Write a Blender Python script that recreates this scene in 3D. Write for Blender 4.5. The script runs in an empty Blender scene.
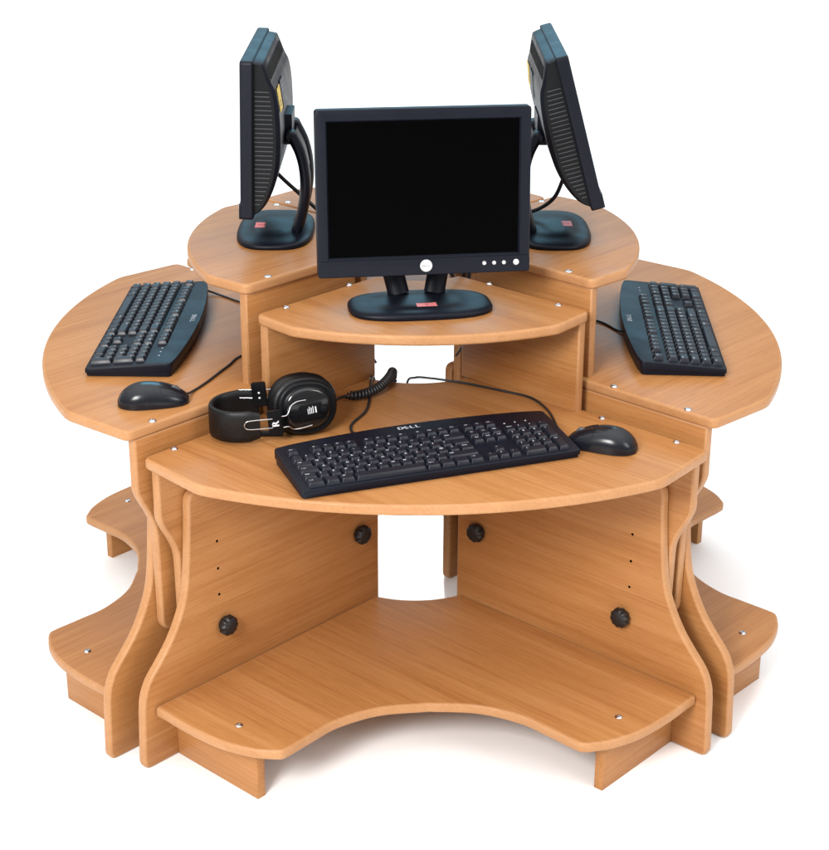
import bpy, bmesh, math, random
from mathutils import Vector, Matrix
random.seed(7)
S = bpy.context.scene
COL = S.collection
R = math.radians
q = 2 ** -0.5

# ------------------------------------------------------------------ camera
cam_f, cx, cy = 2.0276, 0.0250, -0.0195
C0 = Vector((-0.1219, -2.9601, 1.6274))
pi_, ya, ro = 0.3827, 0.0546, 0.0102
c, s = math.cos(ya), math.sin(ya)
cp, sp = math.cos(pi_), math.sin(pi_)
R0 = Vector((c, -s, 0)); F0 = Vector((s * cp, c * cp, -sp)); U0 = Vector((s * sp, c * sp, cp))
cr, sr = math.cos(ro), math.sin(ro)
RX = R0 * cr + U0 * sr
UX = -R0 * sr + U0 * cr
cd = bpy.data.cameras.new('camera'); co = bpy.data.objects.new('camera', cd); COL.objects.link(co)
m = Matrix((RX, UX, -F0)).transposed().to_4x4(); m.translation = C0
co.matrix_world = m
cd.sensor_fit = 'HORIZONTAL'; cd.sensor_width = 36; cd.lens = 36 * cam_f
cd.shift_x = -cx; cd.shift_y = cy
cd.clip_end = 200
S.camera = co

# ------------------------------------------------------------------ light
w = bpy.data.worlds.new('World'); S.world = w; w.use_nodes = True
bg = w.node_tree.nodes['Background']
bg.inputs[0].default_value = (1, 1, 1, 1)
_n, _l = w.node_tree.nodes, w.node_tree.links                      # studio surround: bright ceiling, dimmer walls
_tc = _n.new('ShaderNodeTexCoord'); _sx = _n.new('ShaderNodeSeparateXYZ'); _mr = _n.new('ShaderNodeMapRange')
_mr.inputs['From Min'].default_value = 0; _mr.inputs['From Max'].default_value = 1
_mr.inputs['To Min'].default_value = 0.30; _mr.inputs['To Max'].default_value = 2.60
_l.new(_tc.outputs['Generated'], _sx.inputs[0]); _ab = _n.new('ShaderNodeMath'); _ab.operation = 'MAXIMUM'; _ab.inputs[1].default_value = 0
_pw = _n.new('ShaderNodeMath'); _pw.operation = 'POWER'; _pw.inputs[1].default_value = 2
_l.new(_sx.outputs['Z'], _ab.inputs[0]); _l.new(_ab.outputs[0], _pw.inputs[0]); _l.new(_pw.outputs[0], _mr.inputs['Value']); _l.new(_mr.outputs[0], bg.inputs[1])

def area(name, loc, target, size, power, col=(1, 1, 1), sy=None):
    ld = bpy.data.lights.new(name, 'AREA'); ld.shape = 'RECTANGLE'
    ld.size = size; ld.size_y = sy or size; ld.energy = power; ld.color = col
    o = bpy.data.objects.new(name, ld); COL.objects.link(o)
    o.location = loc
    o.rotation_euler = (Vector(target) - Vector(loc)).to_track_quat('-Z', 'Y').to_euler()
    return o
area('key_softbox', (-1.5, -3.4, 2.5), (0, -0.3, 0.3), 1.1, 160, (1, 0.985, 0.96))
area('fill_softbox', (2.6, -2.6, 2.2), (0, -0.2, 0.4), 1.4, 38, (1, 0.985, 0.96))
bk = area('gap_floor_fill', (0.0, 4.3, 3.1), (-0.03, 0.26, 0.0), 0.25, 0.9, (1, 1, 1), 0.4)  # added unseen lamp, narrow beam to whiten the floor behind the central gap
bk.data.spread = R(6)
area('window_light', (0.1, 4.4, 2.7), (0, 0.2, 0.8), 3.0, 38, (0.15, 0.66, 0.95), 1.0)

S.view_settings.view_transform = 'Standard'; S.view_settings.look = 'None'
S.view_settings.exposure = 0; S.view_settings.gamma = 1
S.render.engine = 'CYCLES'

# ------------------------------------------------------------------ materials
def newmat(name, col, rough=0.5, metal=0.0, spec=0.5, coat=0.0):
    mt = bpy.data.materials.new(name); mt.use_nodes = True
    b = mt.node_tree.nodes['Principled BSDF']
    b.inputs['Base Color'].default_value = (*col, 1)
    b.inputs['Roughness'].default_value = rough
    b.inputs['Metallic'].default_value = metal
    b.inputs['Specular IOR Level'].default_value = spec
    b.inputs['Coat Weight'].default_value = coat
    return mt

def grainy(mt, scale=900, bump=0.15, dist=0.0004, vary=0.12):
    """fine moulded-plastic texture: bump plus a slight uneven roughness"""
    nt = mt.node_tree; N = nt.nodes; L = nt.links; b = N['Principled BSDF']
    tc = N.new('ShaderNodeTexCoord')
    n = N.new('ShaderNodeTexNoise'); n.inputs['Scale'].default_value = scale; n.inputs['Detail'].default_value = 2
    L.new(tc.outputs['Object'], n.inputs['Vector'])
    bp = N.new('ShaderNodeBump'); bp.inputs['Strength'].default_value = bump; bp.inputs['Distance'].default_value = dist
    L.new(n.outputs['Fac'], bp.inputs['Height']); L.new(bp.outputs['Normal'], b.inputs['Normal'])
    n2 = N.new('ShaderNodeTexNoise'); n2.inputs['Scale'].default_value = 22; n2.inputs['Detail'].default_value = 4
    L.new(tc.outputs['Object'], n2.inputs['Vector'])
    mr = N.new('ShaderNodeMapRange'); r0 = b.inputs['Roughness'].default_value
    mr.inputs['To Min'].default_value = r0 - vary; mr.inputs['To Max'].default_value = r0 + vary
    L.new(n2.outputs['Fac'], mr.inputs['Value']); L.new(mr.outputs['Result'], b.inputs['Roughness'])
    return mt

def wood(name, dark, mid, light, edge=False):
    mt = newmat(name, mid, 0.36, 0, 0.24)
    nt = mt.node_tree; N = nt.nodes; L = nt.links; b = N['Principled BSDF']
    tc = N.new('ShaderNodeTexCoord'); oi = N.new('ShaderNodeObjectInfo')
    mul = N.new('ShaderNodeVectorMath'); mul.operation = 'SCALE'; mul.inputs[0].default_value = (13.1, 7.7, 3.3)
    L.new(oi.outputs['Random'], mul.inputs['Scale'])
    add = N.new('ShaderNodeVectorMath'); add.operation = 'ADD'
    L.new(tc.outputs['Object'], add.inputs[0]); L.new(mul.outputs[0], add.inputs[1])
    def stretched(sc, detail, rough=0.55, dist=0.0):
        mp = N.new('ShaderNodeMapping'); mp.inputs['Scale'].default_value = sc
        L.new(add.outputs[0], mp.inputs['Vector'])
        n = N.new('ShaderNodeTexNoise'); n.inputs['Scale'].default_value = 1
        n.inputs['Detail'].default_value = detail; n.inputs['Roughness'].default_value = rough
        n.inputs['Distortion'].default_value = dist
        L.new(mp.outputs[0], n.inputs['Vector']); return n.outputs['Fac']
    broad = stretched((0.9, 11, 11), 3, 0.6, 0.25)
    bands = stretched((1.6, 48, 48), 4, 0.62, 0.3)
    fine = stretched((6, 260, 260), 3, 0.6)
    pores = stretched((34, 620, 620), 2, 0.5)
    def math_(op, a, bb, cl=False):
        n = N.new('ShaderNodeMath'); n.operation = op; n.use_clamp = cl
        for i, v in enumerate((a, bb)):
            if isinstance(v, (int, float)): n.inputs[i].default_value = v
            else: L.new(v, n.inputs[i])
        return n.outputs[0]
    t = math_('ADD', math_('MULTIPLY', broad, 0.33), math_('MULTIPLY', bands, 0.33))
    t = math_('ADD', t, math_('MULTIPLY', fine, 0.34))
    cr_ = N.new('ShaderNodeValToRGB'); e = cr_.color_ramp.elements
    e[0].position = 0.35; e[0].color = (*dark, 1)
    e[1].position = 0.645; e[1].color = (*light, 1)
    k = e.new(0.50); k.color = (*mid, 1)
    L.new(t, cr_.inputs['Fac'])
    pr = N.new('ShaderNodeMapRange'); pr.inputs['From Min'].default_value = 0.60; pr.inputs['From Max'].default_value = 0.72
    pr.inputs['To Min'].default_value = 0.0; pr.inputs['To Max'].default_value = 0.36
    L.new(pores, pr.inputs['Value'])
    mx = N.new('ShaderNodeMix'); mx.data_type = 'RGBA'
    L.new(pr.outputs[0], mx.inputs['Factor']); L.new(cr_.outputs[0], mx.inputs['A'])
    mx.inputs['B'].default_value = (dark[0] * 0.55, dark[1] * 0.5, dark[2] * 0.45, 1)
    L.new(mx.outputs['Result'], b.inputs['Base Color'])
    bp = N.new('ShaderNodeBump'); bp.inputs['Strength'].default_value = 0.12; bp.inputs['Distance'].default_value = 0.0005
    L.new(fine, bp.inputs['Height']); L.new(bp.outputs[0], b.inputs['Normal'])
    rr = N.new('ShaderNodeMapRange'); rr.inputs['To Min'].default_value = 0.26; rr.inputs['To Max'].default_value = 0.56
    sm = N.new('ShaderNodeTexNoise'); sm.inputs['Scale'].default_value = 7; sm.inputs['Detail'].default_value = 5
    L.new(add.outputs[0], sm.inputs['Vector'])                      # handling marks in the satin finish
    L.new(math_('ADD', math_('MULTIPLY', bands, 0.5), math_('MULTIPLY', sm.outputs['Fac'], 0.5)), rr.inputs['Value']); L.new(rr.outputs[0], b.inputs['Roughness'])
    return mt

WOOD = wood('beech_laminate', (0.285, 0.110, 0.030), (0.372, 0.163, 0.053), (0.43, 0.207, 0.077))
EDGE = wood('beech_edging', (0.36, 0.168, 0.066), (0.40, 0.197, 0.083), (0.445, 0.230, 0.105))
PLASTIC = grainy(newmat('charcoal_plastic', (0.0040, 0.0050, 0.0105), 0.42, 0, 0.18))
DARKPL = grainy(newmat('black_plastic', (0.004, 0.0045, 0.0055), 0.36, 0, 0.18))
RIBS = newmat('lit_vent_plastic', (0.035, 0.036, 0.042), 0.35)  # shell plastic in lighter grey: light caught by the ribs is in the colour
KEYP = grainy(newmat('key_plastic', (0.0085, 0.010, 0.0165), 0.36, 0, 0.34), 1500, 0.1)
VOID = newmat('hole_shade_black', (0.003, 0.003, 0.003), 0.8, 0, 0.0)
GLOSS = newmat('glossy_black', (0.006, 0.006, 0.007), 0.12, 0, 0.5, 0.3)
PAD = grainy(newmat('leatherette', (0.004, 0.004, 0.0045), 0.42, 0, 0.3), 260, 0.3, 0.001)
CABLE = newmat('cable_rubber', (0.012, 0.012, 0.014), 0.42)
SCREEN = newmat('lcd_glass', (0.0006, 0.0006, 0.0007), 0.3, 0, 0.02)
SILVER = newmat('silver_paint', (0.62, 0.62, 0.62), 0.35, 0.35)
CHROME = newmat('chrome', (0.56, 0.56, 0.58), 0.25, 1.0)
GREY = newmat('badge_print', (0.16, 0.17, 0.19), 0.5)
INK = newmat('white_print', (0.72, 0.74, 0.78), 0.5)
KEYINK = newmat('key_legend', (0.50, 0.52, 0.57), 0.5)
LOGO = newmat('logo_print', (0.42, 0.43, 0.47), 0.4)
PINK = newmat('pink_label', (0.75, 0.20, 0.19), 0.5)
PINKINK = newmat('label_print', (0.55, 0.09, 0.10), 0.5)
YELLOW = newmat('yellow_label', (0.75, 0.52, 0.03), 0.5)
BLUEINK = newmat('dark_label', (0.01, 0.014, 0.03), 0.5)
KNOB = grainy(newmat('knob_plastic', (0.007, 0.007, 0.008), 0.42), 700, 0.25)
FLOOR = newmat('white_floor', (0.90, 0.90, 0.90), 0.8, 0, 0.0)

# ------------------------------------------------------------------ helpers
def link(name, me, parent=None, loc=(0, 0, 0), rot=(0, 0, 0)):
    o = bpy.data.objects.new(name, me); COL.objects.link(o)
    if parent: o.parent = parent
    o.location = loc; o.rotation_euler = rot
    return o

def finish(name, bm, mats, smooth=True, angle=40):
    bmesh.ops.recalc_face_normals(bm, faces=bm.faces)
    me = bpy.data.meshes.new(name); bm.to_mesh(me); bm.free()
    for mt in (mats if isinstance(mats, (list, tuple)) else [mats]): me.materials.append(mt)
    if smooth:
        for p in me.polygons: p.use_smooth = True
        me.set_sharp_from_angle(angle=R(angle))
    return me

def thing(name, label, cat, loc=(0, 0, 0), rz=0, group=None):
    o = bpy.data.objects.new(name, None); COL.objects.link(o)
    o.empty_display_size = 0.05
    o.location = loc; o.rotation_euler = (0, 0, rz)
    o['label'] = label; o['category'] = cat
    if group: o['group'] = group
    return o

def copy_tree(o, parent=None):
    n = o.copy(); COL.objects.link(n)
    if parent:
        mpi = o.matrix_parent_inverse.copy(); n.parent = parent; n.matrix_parent_inverse = mpi
    for ch in list(o.children): copy_tree(ch, n)
    return n

def catmull(P, n=8):
    out = []
    for i in range(len(P) - 1):
        p0 = Vector(P[max(i - 1, 0)]); p1 = Vector(P[i]); p2 = Vector(P[i + 1]); p3 = Vector(P[min(i + 2, len(P) - 1)])
        if i == 0: p0 = p1 * 2 - p2
        if i + 2 > len(P) - 1: p3 = p2 * 2 - p1
        for k in range(n):
            t = k / n
            out.append(0.5 * ((2 * p1) + (p2 - p0) * t + (2 * p0 - 5 * p1 + 4 * p2 - p3) * t * t + (3 * p1 - p0 - 3 * p2 + p3) * t ** 3))
    out.append(Vector(P[-1]))
    return [tuple(v) for v in out]

def rounded(pts, n=6):
    """pts: (x, y, radius) closed polygon -> list of 2D points with filleted corners"""
    out = []; N = len(pts)
    for i in range(N):
        p = Vector(pts[i][:2]); r = pts[i][2]
        if r <= 0: out.append(tuple(p)); continue
        a = Vector(pts[i - 1][:2]) - p; b = Vector(pts[(i + 1) % N][:2]) - p
        la, lb = a.length, b.length; a.normalize(); b.normalize()
        th = math.acos(max(-1, min(1, a.dot(b))))
        d = min(r / math.tan(th / 2), la * 0.48, lb * 0.48)
        A = p + a * d; B = p + b * d
        for k in range(n + 1):
            t = k / n
            out.append(tuple(A * (1 - t) ** 2 + p * 2 * t * (1 - t) + B * t * t))
    return out

def slab_mesh(name, pts, t, bev, mats, seg=5, bevb=None):
    """closed 2D outline extruded t in z, long edges rounded; slot 0 faces, slot 1 edge band"""
    # drop near-duplicate points
    P = []
    for p in pts:
        if not P or (Vector(p) - Vector(P[-1])).length > 2e-4: P.append(p)
    if (Vector(P[0]) - Vector(P[-1])).length < 2e-4: P.pop()
    A = sum(P[i - 1][0] * P[i][1] - P[i][0] * P[i - 1][1] for i in range(len(P)))
    if A < 0: P.reverse()
    N = len(P); nor = []
    for i in range(N):
        e1 = (Vector(P[i]) - Vector(P[i - 1])).normalized(); e2 = (Vector(P[(i + 1) % N]) - Vector(P[i])).normalized()
        n1 = Vector((e1.y, -e1.x)); n2 = Vector((e2.y, -e2.x)); b = (n1 + n2)
        b = b / max(0.35, (1 + n1.dot(n2)))
        nor.append(b)
    bevb = bev if bevb is None else bevb
    prof = [(bevb * (1 - math.sin(k / seg * math.pi / 2)), bevb * (1 - math.cos(k / seg * math.pi / 2))) for k in range(seg + 1)]
    prof += [(bev * (1 - math.cos(k / seg * math.pi / 2)), t - bev * (1 - math.sin(k / seg * math.pi / 2))) for k in range(seg + 1)]
    bm = bmesh.new(); rings = []
    for d, z in prof:
        rings.append([bm.verts.new((P[i][0] - nor[i].x * d, P[i][1] - nor[i].y * d, z)) for i in range(N)])
    for a, b in zip(rings, rings[1:]):
        for i in range(N):
            f = bm.faces.new((a[i], a[(i + 1) % N], b[(i + 1) % N], b[i])); f.material_index = 1 if len(mats) > 1 else 0
    bm.faces.new(list(reversed(rings[0]))); bm.faces.new(rings[-1])
    return finish(name, bm, mats, True, 50)

def box(bm, x0, x1, y0, y1, z0, z1, mi=0):
    v = [bm.verts.new((x, y, z)) for z in (z0, z1) for y in (y0, y1) for x in (x0, x1)]
    for f in ((0, 2, 3, 1), (4, 5, 7, 6), (0, 1, 5, 4), (2, 6, 7, 3), (0, 4, 6, 2), (1, 3, 7, 5)):
        bm.faces.new([v[i] for i in f]).material_index = mi

def lathe(bm, prof, n=24, M=Matrix(), mi=0, cap=True):
    rings = []
    for r, z in prof:
        if r < 1e-6: rings.append([bm.verts.new(M @ Vector((0, 0, z)))])
        else: rings.append([bm.verts.new(M @ Vector((r * math.cos(2 * math.pi * i / n), r * math.sin(2 * math.pi * i / n), z))) for i in range(n)])
    for a, b in zip(rings, rings[1:]):
        for i in range(n):
            j = (i + 1) % n
            if len(a) == 1: f = bm.faces.new((a[0], b[i], b[j]))
            elif len(b) == 1: f = bm.faces.new((a[i], a[j], b[0]))
            else: f = bm.faces.new((a[i], a[j], b[j], b[i]))
            f.material_index = mi
    if cap:
        if len(rings[0]) > 2: bm.faces.new(rings[0]).material_index = mi
        if len(rings[-1]) > 2: bm.faces.new(rings[-1]).material_index = mi

def tube(bm, path, rad, n=8, mi=0, flat=None):
    """tube along a 3D polyline; rad number or list; flat=(a,b) makes an oval section with a along world-ish up"""
    P = [Vector(p) for p in path]; rings = []; up = None
    for i, p in enumerate(P):
        d = (P[min(i + 1, len(P) - 1)] - P[max(i - 1, 0)]).normalized()
        if up is None:
            up = Vector((0, 0, 1)) if abs(d.z) < 0.9 else Vector((0, 1, 0))
        x = d.cross(up)
        if x.length < 1e-5: x = d.orthogonal()
        x.normalize(); y = x.cross(d).normalized(); up = y
        r = rad[i] if isinstance(rad, (list, tuple)) else rad
        a, b = (r, r) if flat is None else (r * flat[0], r * flat[1])
        rings.append([bm.verts.new(p + x * (a * math.cos(2 * math.pi * k / n)) + y * (b * math.sin(2 * math.pi * k / n))) for k in range(n)])
    for a, b in zip(rings, rings[1:]):
        for k in range(n):
            bm.faces.new((a[k], a[(k + 1) % n], b[(k + 1) % n], b[k])).material_index = mi
    bm.faces.new(rings[0]).material_index = mi; bm.faces.new(rings[-1]).material_index = mi

def tube_mesh(name, P, rad, mt, n=8, smooth=10):
    bm = bmesh.new(); tube(bm, catmull(P, smooth), rad, n); return finish(name, bm, mt, True, 60)

_font_cache = {}
def text_polys(txt):
    """flat letter shapes (verts, faces) of unit size, centred, from Blender's own font"""
    if txt in _font_cache: return _font_cache[txt]
    cu = bpy.data.curves.new('lettering', 'FONT'); cu.body = txt; cu.size = 1; cu.resolution_u = 3
    o = bpy.data.objects.new('lettering', cu); COL.objects.link(o)
    dg = bpy.context.evaluated_depsgraph_get()
    me = bpy.data.meshes.new_from_object(o.evaluated_get(dg))
    vs = [tuple(v.co) for v in me.vertices]; fs = [tuple(p.vertices) for p in me.polygons]
    bpy.data.objects.remove(o); bpy.data.curves.remove(cu); bpy.data.meshes.remove(me)
    if vs:
        mx = (min(v[0] for v in vs) + max(v[0] for v in vs)) / 2; my = (min(v[1] for v in vs) + max(v[1] for v in vs)) / 2
        vs = [(v[0] - mx, v[1] - my) for v in vs]
    _font_cache[txt] = (vs, fs); return vs, fs

def add_text(bm, txt, size, M, mi, bold=0.0, sx=1.0):
    vs, fs = text_polys(txt)
    for dx in ((0,) if not bold else (-bold, 0, bold)):
        V = [bm.verts.new(M @ Vector((v[0] * size * sx + dx, v[1] * size, abs(dx) * 0.05))) for v in vs]
        for f in fs:
            try: bm.faces.new([V[i] for i in f]).material_index = mi
            except ValueError: pass

def word_logo(bm, size, M, mi):
    """four capitals, the second one turned on its corner"""
    w_ = size * 0.78
    for i, ch in enumerate('DELL'):
        A = Matrix.Rotation(R(32), 4, 'Z') if i == 1 else Matrix()
        add_text(bm, ch, size, M @ Matrix.Translation((w_ * (i - 1.5), 0, 0)) @ A, mi, size * 0.05, 1.15)

# ------------------------------------------------------------------ setting
bm = bmesh.new()
vs = [bm.verts.new(p) for p in ((-40, -12, 0), (40, -12, 0), (40, 60, 0), (-40, 60, 0))]
bm.faces.new(vs)
fl = link('floor', finish('floor', bm, FLOOR, False)); fl['kind'] = 'structure'

# ------------------------------------------------------------------ workstation
ZB, ZD, ZDH, HS, TH = 0.1134, 0.5443, 0.5918, 0.1786, 0.018

def on_line(s_, o_): return ((s_ - o_) * q, (s_ + o_) * q)      # (t, r) on the station's right-hand edge

def half_to_full(h):                                              # right half from inner centre to front centre, (t, r)
    left = [(-t, r) for t, r in reversed(h) if t > 1e-6]
    return h + left

def grain45(pts):                                                 # (t,r) -> slab coordinates with the grain along local X
    return [(t * q + r * q, t * q - r * q) for t, r in pts]

def arc_pts(rad, o_, n=10):                                       # concave inner cut, centre to the edge line
    s_end = math.sqrt(rad * rad - o_ * o_); e = on_line(s_end, o_); a1 = math.atan2(e[0], e[1])
    return [(rad * math.sin(a1 * k / n), rad * math.cos(a1 * k / n)) for k in range(n + 1)]

def corner(a, p, b, r, n=6):
    a, p, b = Vector(a), Vector(p), Vector(b)
    u = (a - p); v = (b - p); lu, lv = u.length, v.length; u.normalize(); v.normalize()
    d = min(r, lu * 0.45, lv * 0.45)
    A, B = p + u * d, p + v * d
    return [tuple(A * (1 - t) ** 2 + p * 2 * t * (1 - t) + B * t * t) for t in [k / n for k in range(n + 1)]]

def top_outline(inner, P1, P2, apex, o_, r1, r2):
    h = arc_pts(inner, o_)
    sag = apex - P2[1]; Rr = (P2[0] ** 2 + sag ** 2) / (2 * sag); a2 = math.asin(P2[0] / Rr)
    arc = [(Rr * math.sin(a2 * (1 - k / 24)), apex - Rr + Rr * math.cos(a2 * (1 - k / 24))) for k in range(25)]
    h = h + corner(h[-1], P1, P2, r1) + corner(P1, P2, arc[2], r2) + arc[2:]
    return grain45(half_to_full(h))

desk_me = slab_mesh('desktop', top_outline(0.155, on_line(0.6625, 0.0115), (0.365, 0.5875), 0.673, 0.0115, 0.016, 0.03), TH, 0.0048, [WOOD, EDGE])
shelf_me = slab_mesh('monitor_shelf', top_outline(0.112, on_line(0.4065, 0.0075), (0.2205, 0.3615), 0.411, 0.0075, 0.016, 0.02), TH, 0.0048, [WOOD, EDGE])

# base shelf
h = arc_pts(0.172, 0.0515)
h += corner(h[-1], on_line(0.697, 0.0515), (0.40, 0.590), 0.006)
h += catmull([(0.448, 0.5365), (0.401, 0.586), (0.344, 0.634), (0.292, 0.6605), (0.258, 0.668)], 6)[1:]
h += corner((0.258, 0.668), (0.2405, 0.6695), (0.226, 0.656), 0.014)
h += catmull([(0.226, 0.656), (0.190, 0.618), (0.150, 0.580), (0.083, 0.547), (0.0, 0.537)], 8)[1:]
base_me = slab_mesh('base_shelf', grain45(half_to_full(h)), TH, 0.0045, [WOOD, EDGE])

# upright side panel, (s, z)
front = catmull([(0.604, 0.43), (0.606, 0.40), (0.611, 0.34), (0.619, 0.29), (0.635, 0.25), (0.655, 0.217), (0.678, 0.190), (0.703, 0.1625), (0.7155, 0.135), (0.7195, 0.108)], 5)
side = corner((0.3, 0.0), (0.153, 0.0), (0.153, 0.2), 0.016) + corner((0.153, 0.2), (0.153, 0.474), (0.3, 0.474), 0.016) + corner((0.153, 0.474), (0.6035, 0.474), (0.604, 0.42), 0.026) + front \
    + corner((0.7195, 0.108), (0.724, 0.0), (0.6, 0.0), 0.016)
side_me = slab_mesh('side_panel', side, TH, 0.0045, [WOOD, EDGE])

# height panel that hangs under the desktop, (s, z below its underside)
hang = [(0.648, 0.001)] + catmull([(0.648, -0.07), (0.6475, -0.092), (0.640, -0.112), (0.625, -0.140), (0.615, -0.168), (0.613, -0.205)], 6) \
    + corner((0.613, -0.205), (0.611, -0.366), (0.555, -0.366), 0.05) + corner((0.555, -0.366), (0.156, -0.366), (0.156, 0.001), 0.03) + [(0.156, 0.001)]
hang_me = slab_mesh('height_panel', hang, TH, 0.0045, [WOOD, EDGE])
riser_me = slab_mesh('riser', [(0.141, -0.001), (0.402, -0.001), (0.402, HS - TH + 0.001), (0.141, HS - TH + 0.001)], TH, 0.003, [WOOD, EDGE], 2)
plinth_me = slab_mesh('plinth', [(0.0497, 0.0), (0.249, 0.0), (0.249, ZB - TH + 0.001), (0.0497, ZB - TH + 0.001)], TH, 0.0015, [WOOD, WOOD], 2)

bm = bmesh.new()                                                   # chromed cap screw
lathe(bm, [(0.0068, 0), (0.0068, 0.0006), (0.0060, 0.0014), (0.0048, 0.0024), (0.0030, 0.0029), (0.0024, 0.0029), (0.0020, 0.0012), (0, 0.0012)], 18)
screw_me = finish('cap_screw', bm, CHROME, True, 35)
bm = bmesh.new()                                                   # lobed clamp knob, axis z
n = 80
prof = [(0.0125, 0, 0.0), (0.0135, 0.004, 0.0), (0.0168, 0.006, 1), (0.0172, 0.010, 1), (0.0170, 0.0155, 1), (0.0150, 0.0185, 0.7), (0.0100, 0.0200, 0.2), (0.0, 0.0205, 0)]
rings = []
for r, z, am in prof:
    if r == 0: rings.append([bm.verts.new((0, 0, z))]); continue
    rings.append([bm.verts.new(((r + 0.0011 * am * math.cos(10 * a)) * math.cos(a), (r + 0.0011 * am * math.cos(10 * a)) * math.sin(a), z)) for a in [2 * math.pi * i / n for i in range(n)]])
for a, b in zip(rings, rings[1:]):
    for i in range(n):
        j = (i + 1) % n
        bm.faces.new((a[i], a[j], b[0]) if len(b) == 1 else (a[i], a[j], b[j], b[i]))
bm.faces.new(rings[0])
knob_me = finish('clamp_knob', bm, KNOB, True, 40)
bm = bmesh.new(); lathe(bm, [(0.0025, 0.0), (0.0025, 0.0003), (0, 0.0003)], 14)
hole_me = finish('adjustment_hole', bm, VOID)  # flat disc; the shade inside a drilled hole is its black colour

def basis(mm):
    """X outward along the station's edge, Z = X x up ; n = inward normal"""
    X = Vector((mm * q, -q, 0)); nn = Vector((-mm * q, -q, 0))
    return X, nn

def upright(name, me, mm, o0, z, parent, t=TH):
    X, nn = basis(mm); Y = Vector((0, 0, 1)); Z = X.cross(Y)
    org = nn * o0 if Z.dot(nn) > 0 else nn * (o0 + t)
    M = Matrix((X, Y, Z)).transposed().to_4x4(); M.translation = org + Vector((0, 0, z))
    o = bpy.data.objects.new(name, me); COL.objects.link(o); o.parent = parent; o.matrix_local = M
    return o

OFF = {'F': (0.0021, 0.0084, 0.0047, 0.0), 'L': (-0.0012, -0.0178, 0.0046, -math.pi / 2), 'R': (-0.0009, 0.0094, -0.0091, math.pi / 2), 'B': (-0.008, -0.004, 0.0, math.pi)}
GROUP = 'four quadrant workstations that form the round desk'

def make_station():
    dx, dy, a, ang = OFF['F']
    t = thing('workstation', 'lowest beech workstation facing the viewer, with headphones lying on its desktop', 'workstation', (dx, dy, 0), a + ang, GROUP)
    up = []
    def flat(name, me, z):
        return link(name, me, t, (0, 0, z), (0, 0, -math.pi / 4))
    base = flat('base_shelf', base_me, ZB - TH)
    top = flat('desktop', desk_me, ZD - TH); up.append(top)
    sh = flat('monitor_shelf', shelf_me, ZD + HS - TH); up.append(sh)
    def screw(parent, tt, rr):
        x, y = tt, -rr
        link('cap_screw', screw_me, parent, (x * q - y * q, x * q + y * q, TH - 0.0002), (0, 0, random.random() * 3))
    for mm in (-1, 1):
        for p in ((0.4122, 0.4413), (0.3039, 0.3331)): screw(top, mm * p[0], p[1])
        for p in ((0.2316, 0.2584), (0.1248, 0.1367)): screw(sh, mm * p[0], p[1])
        screw(base, mm * 0.3137, 0.5906)
        sp_ = upright('side_panel', side_me, mm, 0.032, 0, t)
        up.append(upright('height_panel', hang_me, mm, 0.0132, ZD - TH, t))
        up.append(upright('riser', riser_me, mm, 0.013, ZD, t))
        # plinth board stands across the front end of the panel
        X, nn = basis(mm); Y = Vector((0, 0, 1)); Z = nn.cross(Y)
        org = X * 0.6515
        if Z.dot(X) > 0: org = X * (0.6515 - TH)
        M = Matrix((nn, Y, Z)).transposed().to_4x4(); M.translation = org
        p = bpy.data.objects.new('plinth', plinth_me); COL.objects.link(p); p.parent = t; p.matrix_local = M
        # knobs and black discs for the pre-drilled holes on the inner face of the panel (panel-local X=s, Y=z)
        zi = TH if mm == 1 else 0.0
        rx = 0 if mm == 1 else math.pi
        for (s_, z_) in ((0.538, 0.207), (0.207, 0.2595)):
            link('clamp_knob', knob_me, sp_, (s_, z_, zi + (-0.0003 if mm == 1 else 0.0003)), (rx, 0, random.random() * 2))
        for z_ in (0.266, 0.3155, 0.3665):
            link('adjustment_hole', hole_me, sp_, (0.5465, z_, zi + (-0.0001 if mm == 1 else 0.0001)), (rx, 0, 0))
    return t, up

front_desk, UP = make_station()
upper = {o.name.split('.')[0] for o in UP}
for key, lab in (('L', 'beech workstation on the left, its desktop holding a keyboard with a mouse beside it'),
                 ('R', 'beech workstation on the right, its desktop holding only a keyboard'),
                 ('B', 'bare beech workstation at the back, mostly hidden behind the front monitor')):
    dx, dy, a, ang = OFF[key]
    n_ = copy_tree(front_desk)
    n_.location = (dx, dy, 0); n_.rotation_euler = (0, 0, ang + a); n_['label'] = lab
    for ch in list(n_.children):
        kind = ch.name.split('.')[0]
        if kind in upper: ch.location.z += ZDH - ZD
        if key in 'LR' and kind in ('monitor_shelf', 'riser'): ch.location.x += -0.022 if key == 'L' else 0.014
        if key == 'B' and kind in ('base_shelf', 'plinth'):            # the photo looks straight through here to the white floor
            for g in list(ch.children): bpy.data.objects.remove(g)
            bpy.data.objects.remove(ch)

def W(st, tt, rr, z=0.0):                                          # station coordinates -> world
    dx, dy, a, ang = OFF[st]; g = a + ang; x, y = tt, -rr
    return Vector((x * math.cos(g) - y * math.sin(g) + dx, x * math.sin(g) + y * math.cos(g) + dy, z))
def WR(st): return OFF[st][2] + OFF[st][3]

# ------------------------------------------------------------------ monitor
def rrect(w_, h_, r, x=0, y=0, n=6):
    return rounded([(x - w_ / 2, y - h_ / 2, r), (x + w_ / 2, y - h_ / 2, r), (x + w_ / 2, y + h_ / 2, r), (x - w_ / 2, y + h_ / 2, r)], n)

MW, MH = 0.352, 0.274
BL, BT, BB = 0.0195, 0.0205, 0.0330
FY = -0.074                                                        # screen face, relative to the hinge
HZ = 0.205 - 0.190

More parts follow.
